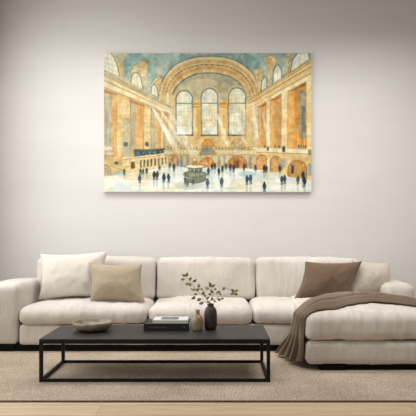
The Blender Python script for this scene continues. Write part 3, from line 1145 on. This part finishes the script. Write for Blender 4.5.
    put(poly([(301.5, 107), (305, 106), (305, 132), (301.5, 132)]), (92, 104, 106), .8)
    for yy in (98, 106, 114, 122, 130):
        line([(298.5, yy), (305.5, yy - 1)], .6, (190, 146, 84), .7)
    put(poly([(276, 102), (280.6, 100), (280.6, 146), (277, 146)]), (168, 150, 112), .6)
    for x0, x1 in ((266.2, 270), (281.4, 287.2), (306.2, 311.5)):
        put(poly([(x0, yt(x0)), (x1, yt(x1)), (x1, 156), (x0, 156)]), var((234, 210, 160), NV_, 24))
        for g in np.arange(104, 148, 4.6):
            line([(x0, g), (x1, g - .6)], .4, (206, 170, 112), .5)
    put(poly([(242, 108), (258, 108), (258, 148), (242, 148)]), var((218, 196, 152), NV_, 50), .5)
    # balcony right, wall below with arches
    put(poly([(246, 150), (311.5, 153), (311.5, 180), (300, 179), (246, 170)]), var((220, 190, 134), N2, 40))
    put(poly([(252, 147), (311.5, 149), (311.5, 153.5), (252, 151.5)]), (234, 222, 190))
    line([(252, 147), (311.5, 149)], .6, (170, 138, 90), .8)
    line([(252, 151.7), (311.5, 154)], .7, (150, 116, 72), .7)
    for q in range(22):
        xq = 253 + q * 2.6
        line([(xq, 148), (xq, 151)], .4, (196, 172, 126), .6)
    for xq in (246, 248.5, 251, 264.5, 275, 278.5, 279.5, 298, 300.5, 303, 305):
        put(ell(xq, 146.4, .7, 1.6), (62, 60, 52), .85)
    put(poly([(282.2, 146.5), (285, 146.5), (285, 152), (282.2, 152)]), (50, 58, 58))
    put(poly([(266.8, 146.4), (268.8, 146.4), (268.8, 150.6), (266.8, 150.6)]), (70, 78, 76))
    put(poly([(308, 149.5), (311, 149.5), (311, 155), (308, 155)]), (128, 128, 96))
    for x0, x1, tp, bt, c in ((241.5, 250, 156.5, 169, (196, 134, 72)), (256.5, 266, 155, 169, (208, 152, 92)),
                              (270.4, 281.2, 156.5, 171, (190, 146, 86)), (288, 306.2, 160.5, 178, (186, 142, 80))):
        put(arch(x0 - .7, x1 + .7, tp - .8, bt), (120, 92, 56), .85)
        put(arch(x0, x1, tp, bt), var(c, N3, 60))
        put(arch(x0 + 1.8, x1 - 3.5, tp + 2.4, bt), tuple(min(255, q * 1.12) for q in c), .6)
    for xq in np.arange(289, 306, 2.2):
        line([(xq, 178), (297 + (xq - 297) * .9, 166)], .4, (150, 112, 66), .5)
    put(poly([(291, 165.2), (293.6, 165.2), (293.6, 173.4), (291, 173.4)]), (48, 66, 74))
    put(poly([(281.8, 158), (284.6, 158), (284.6, 167), (281.8, 167)]), (132, 160, 164), .9)
    put(poly([(307.6, 163), (311.5, 163), (311.5, 175), (307.6, 175)]), (142, 164, 164), .85)
    put(poly([(266.6, 160), (268.8, 160), (268.8, 172), (266.6, 172)]), (240, 236, 218), .8)

    # centre band under the windows
    put(poly([(166, 136), (252, 136), (252, 150), (166, 150)]), var((212, 182, 126), N2, 50))
    for x0, x1, tp in ((177.5, 190.5, 138.5), (230.5, 244.5, 139.5)):
        put(arch(x0, x1, tp, 148.5), var((190, 160, 112), N3, 60), .9)
        put(ring((x0 + x1) / 2, 147, (x1 - x0) / 2, 8.4, .7) * (Y < 148), (126, 100, 64), .7)
    put(arch(202.5, 213, 139.4, 145.4), (212, 142, 54))
    put(ring(207.8, 145.2, 5.4, 6, .8) * (Y < 146), (140, 98, 44), .8)
    line([(201, 145.8), (215, 145.8)], .7, (110, 98, 72), .8)
    for q in range(26):
        xq = 168 + q * 3.2
        if not 199 < xq < 216:
            put(ell(xq, 147.6 + (q % 3) * .4, 1.1, 1.3), (112, 104, 84), .65)
    put(poly([(164, 149.5), (256, 149.5), (256, 155), (164, 155)]), var((214, 194, 150), NH_, 40))
    line([(164, 149.6), (256, 149.6)], .6, (140, 112, 70), .8)
    line([(164, 154.8), (256, 154.8)], .7, (130, 108, 74), .7)
    for q in range(30):
        xq = 165 + q * 3.05
        line([(xq, 150.4), (xq, 154)], .4, (172, 146, 100), .6)
    put(poly([(166, 155), (256, 155), (256, 171), (166, 171)]), var((198, 178, 136), N2, 60))
    for x0, x1, tp, bt, c in ((169, 177.4, 155, 166, (208, 152, 88)), (199.5, 214, 158, 167, (206, 142, 76)), (228, 246.5, 156, 170, (182, 124, 68))):
        put(arch(x0 - .6, x1 + .6, tp - .8, bt), (110, 86, 56), .8)
        put(arch(x0, x1, tp, bt), var(c, N3, 80))
    put(poly([(234, 160), (239, 160), (239, 170), (234, 170)]), (110, 66, 36), .8)
    for xq in (172.3, 181, 187.6, 219, 224.3, 250):
        put(poly([(xq - 1.2, 155.5), (xq + 1.2, 155.5), (xq + 1.2, 168), (xq - 1.2, 168)]), (116, 124, 116), .65)
    # stair canopy
    put(poly([(202.8, 146.4), (212, 146.4), (216, 153), (199.8, 153)]), (122, 124, 108))
    put(poly([(199.4, 152.6), (216.4, 152.6), (216.4, 155), (199.4, 155)]), (150, 128, 84))
    for q in range(6):
        line([(204 + q * 1.5, 146.6), (201.4 + q * 2.7, 153)], .4, (166, 164, 142), .7)

    # floor
    fl = poly([(104, 176), (124, 173.8), (150, 169.5), (172, 166.4), (196, 167), (246, 168), (270, 171), (290, 177), (311.5, 180), (311.5, 193), (104, 193)])
    fc = C(232, 231, 222) + (NH_[..., None] - .5) * 30
    bl = np.clip((vnoise(16, 6, 101) - .46) * 5, 0, 1)[..., None]
    fc = fc * (1 - .5 * bl) + C(186, 200, 206) * .5 * bl
    ye = np.clip((vnoise(18, 5, 111) - .55) * 5, 0, 1)[..., None]
    fc = fc * (1 - .5 * ye) + C(218, 200, 154) * .5 * ye
    put(fl, fc)
    put(ell(138, 176, 20, 4.5) * fl, (214, 192, 146), .6)
    put(ell(247, 174, 8, 3.4), (150, 190, 206), .55)
    put(ell(190, 185, 14, 4), (178, 190, 190), .55)
    put(ell(222, 180, 9, 8) * fl, (238, 238, 234), .6)

    # light shafts
    for x0, y0, x1, y1, w0, w1, a in ((150.5, 104, 178, 152, 1.6, 7, .62), (157, 104, 186, 150, 1.2, 5, .45), (165, 104, 196, 158, 1.4, 8, .40),
                                      (214.5, 108, 230, 150, 1.5, 6.5, .42), (236, 112, 246, 150, 1.2, 4, .3), (252.8, 100, 258, 152, 1.6, 5.5, .45),
                                      (262, 112, 270, 146, 1.4, 4.4, .38)):
        dx, dy = x1 - x0, y1 - y0
        L = math.hypot(dx, dy)
        t = ((X - x0) * dx + (Y - y0) * dy) / L / L
        d = np.abs((X - x0) * dy - (Y - y0) * dx) / L
        w = w0 + (w1 - w0) * np.clip(t, 0, 1)
        m = np.clip((w / 2 - d) / 1.0 + .5, 0, 1) * np.clip(t * 8, 0, 1) * np.clip((1.05 - t) * 3, 0, 1)
        put(m, (238, 239, 232), min(1, a * 1.35))

    # round information kiosk
    put(ell(195, 177.5, 10.8, 4.8), (122, 124, 104))
    put(poly([(184.3, 172), (205.8, 172), (205.8, 178), (184.3, 178)]), var((146, 146, 122), N3, 70))
    for q in range(9):
        xq = 185.8 + q * 2.35
        line([(xq, 172.6), (xq, 179.5)], .6, (84, 86, 70), .7)
    put(ring(195, 174, 10.6, 3, .8), (84, 88, 76), .8)
    put(ring(195, 178, 10.8, 4.6, .9) * (Y > 178), (74, 80, 74), .8)
    put(poly([(188, 167), (202, 167), (202, 172.4), (188, 172.4)]), (92, 100, 92))
    for xq in (190, 194, 198.5):
        put(ell(xq, 170, 1.1, 1.3), (176, 172, 142), .8)
    put(ell(195, 166.3, 10.8, 1.9), (226, 218, 190))
    put(ring(195, 166.3, 10.8, 1.9, .6), (132, 112, 76), .8)
    put(poly([(192.5, 160.5), (197, 160.5), (198, 165.4), (191.6, 165.4)]), (170, 128, 74))
    put(ell(194.8, 159.2, 1.9, 2.0), (228, 206, 150))
    put(ring(194.8, 159.2, 1.9, 2.0, .6), (110, 84, 50), .8)

    # people with soft reflections
    ppl = [(124.3, 168.5, 175, (70, 76, 80)), (140.4, 168.4, 174, (52, 56, 60)), (143.2, 168.6, 174, (60, 62, 62)), (146.8, 167.8, 173.6, (56, 58, 60)),
           (139.8, 174.4, 183, (54, 74, 84)), (154.2, 171.2, 179.6, (44, 46, 50)), (157.2, 171, 179.6, (50, 48, 48)), (163.8, 173, 182, (38, 50, 62)),
           (168.4, 173.6, 182, (40, 48, 56)), (159.2, 164.4, 170, (56, 56, 54)), (169.6, 161.5, 167.5, (54, 54, 52)), (174, 163, 171, (60, 60, 58)),
           (178, 159, 166, (88, 108, 118)), (181.5, 160, 167, (96, 110, 118)), (185.2, 177, 184, (70, 80, 78)), (193, 178, 184, (80, 88, 84)),
           (208.2, 167.4, 174.6, (40, 62, 82)), (211.8, 163, 169, (50, 50, 50)), (214.6, 162.8, 168.8, (46, 46, 48)), (218.8, 167.6, 174.6, (42, 42, 44)),
           (222.4, 165.6, 172, (54, 50, 46)), (226, 163, 169, (88, 78, 64)), (230.2, 163, 170.4, (48, 50, 54)), (233.6, 163.8, 171.6, (44, 50, 58)),
           (207.3, 178.5, 188, (66, 84, 94)), (221.6, 176.8, 187, (62, 76, 84)), (246.8, 175, 184.6, (34, 54, 84)), (250.4, 174.4, 184, (62, 68, 72)),
           (255.4, 164.6, 170, (52, 52, 50)), (264.2, 181.6, 191.5, (38, 50, 60)), (264.0, 164.6, 172.4, (44, 46, 50)), (266.3, 165.4, 172, (60, 58, 54)),
           (279.5, 164, 172, (50, 52, 54)), (281.6, 175.6, 184.4, (48, 54, 60)), (284.4, 175, 183.6, (56, 62, 66)), (297.6, 175.4, 184.2, (62, 70, 74)),
           (302.6, 171, 181, (34, 44, 58)), (304.4, 176.6, 187, (28, 32, 38)), (244, 163, 170, (70, 58, 46)), (187.5, 181, 186, (90, 98, 94))]
    for px_, t0, t1, c in ppl:
        h = t1 - t0
        put(ell(px_, t1 + h * .35, 1.1, h * .5), tuple(min(255, q + 80) for q in c), .35)
        put(ell(px_, t0 + h * .42, h * .155 + .35, h * .32), c, .95)
        put(ell(px_, t0 + h * .09, h * .085 + .18, h * .10), (92, 72, 58) if px_ % 2 > 1 else c, .95)
        line([(px_ - .5, t0 + h * .6), (px_ - .7, t1)], .9, c, .9)
        line([(px_ + .5, t0 + h * .6), (px_ + .8, t1 - .3)], .9, c, .85)

    # watercolour grain and pigment pooling
    M1, M2, M3 = vnoise(6, 6, 141), vnoise(3.2, 3.2, 151, 2), vnoise(7, 12, 161)
    grey = np.clip((M3 - .50) * 4, 0, 1) * np.clip((168 - Y) / 10, 0, 1)
    put(grey, (166, 170, 156), .22)
    ochre = np.clip((vnoise(5, 9, 171) - .56) * 5, 0, 1) * np.clip((168 - Y) / 10, 0, 1) * np.clip((Y - 84) / 10, 0, 1)
    put(ochre, (190, 138, 74), .30)
    lum = img.mean(-1, keepdims=True)
    img = lum + (img - lum) * 1.04
    img = img * np.array([0.955, 0.965, 0.94])
    nz = np.where(Y > 168, .55, 1.0)[..., None]
    img += nz * ((M1[..., None] - .5) * 24 + (M2[..., None] - .5) * 26 + (N3[..., None] - .5) * 16)
    put(np.clip((vnoise(11, 11, 131) - .66) * 5, 0, 1), (232, 222, 194), .25)
    img = np.where(Y[..., None] > 176, img * 1.02 + 3, img)
    return np.clip(img, 8, 248), nx, ny


pw, ph = PW * WY / F * 0.9945, PH * WY / F * 0.9945
pcx, pcz = (104 + PW / 2 - CX) * 6.365 / F, H - (53 + PH / 2 - CY) * 6.365 / F
PYF = WY - 0.036
pt = boxes('canvas_painting', [(pcx - pw / 2, pcx + pw / 2, PYF, WY - 0.001, pcz - ph / 2, pcz + ph / 2)], M['canvas_side'], bevel=0.0015)
tag(pt, 'large wide watercolour canvas of a vaulted station hall hung above the sofa', 'painting')
img, nx, ny = paint()
gx = np.linspace(-pw / 2 + 0.001, pw / 2 - 0.001, nx) + pcx
gz = pcz + np.linspace(ph / 2 - 0.001, -ph / 2 + 0.001, ny)
GX, GZ = np.meshgrid(gx, gz)
co = np.stack([GX, np.full_like(GX, PYF - 0.0006), GZ], -1).reshape(-1, 3)
ii = np.arange(nx * ny).reshape(ny, nx)
fa = np.stack([ii[1:, :-1], ii[1:, 1:], ii[:-1, 1:], ii[:-1, :-1]], -1).reshape(-1, 4)
me = bpy.data.meshes.new('painted_picture')
me.vertices.add(len(co))
me.vertices.foreach_set('co', co.ravel())
me.loops.add(fa.size)
me.loops.foreach_set('vertex_index', fa.ravel().astype(np.int32))
me.polygons.add(len(fa))
me.polygons.foreach_set('loop_start', (np.arange(len(fa)) * 4).astype(np.int32))
me.update()
me.validate()
ca = me.color_attributes.new('pigment', 'FLOAT_COLOR', 'POINT')
rg = np.ones((nx * ny, 4), np.float32)
rg[:, :3] = lin(img).reshape(-1, 3)
ca.data.foreach_set('color', rg.ravel())
m, nt, b = new_mat('watercolour_pigment')
at_ = nt.nodes.new('ShaderNodeAttribute')
at_.attribute_name = 'pigment'
nt.links.new(at_.outputs['Color'], b.inputs['Base Color'])
b.inputs['Roughness'].default_value = 0.75
b.inputs['Specular IOR Level'].default_value = 0.2
bump(nt, b, tex_noise(nt, coords(nt), 260, 2), 0.15, 0.001)
me.materials.append(m)
pp = bpy.data.objects.new('painted_picture', me)
COL.objects.link(pp)
pp.parent = pt
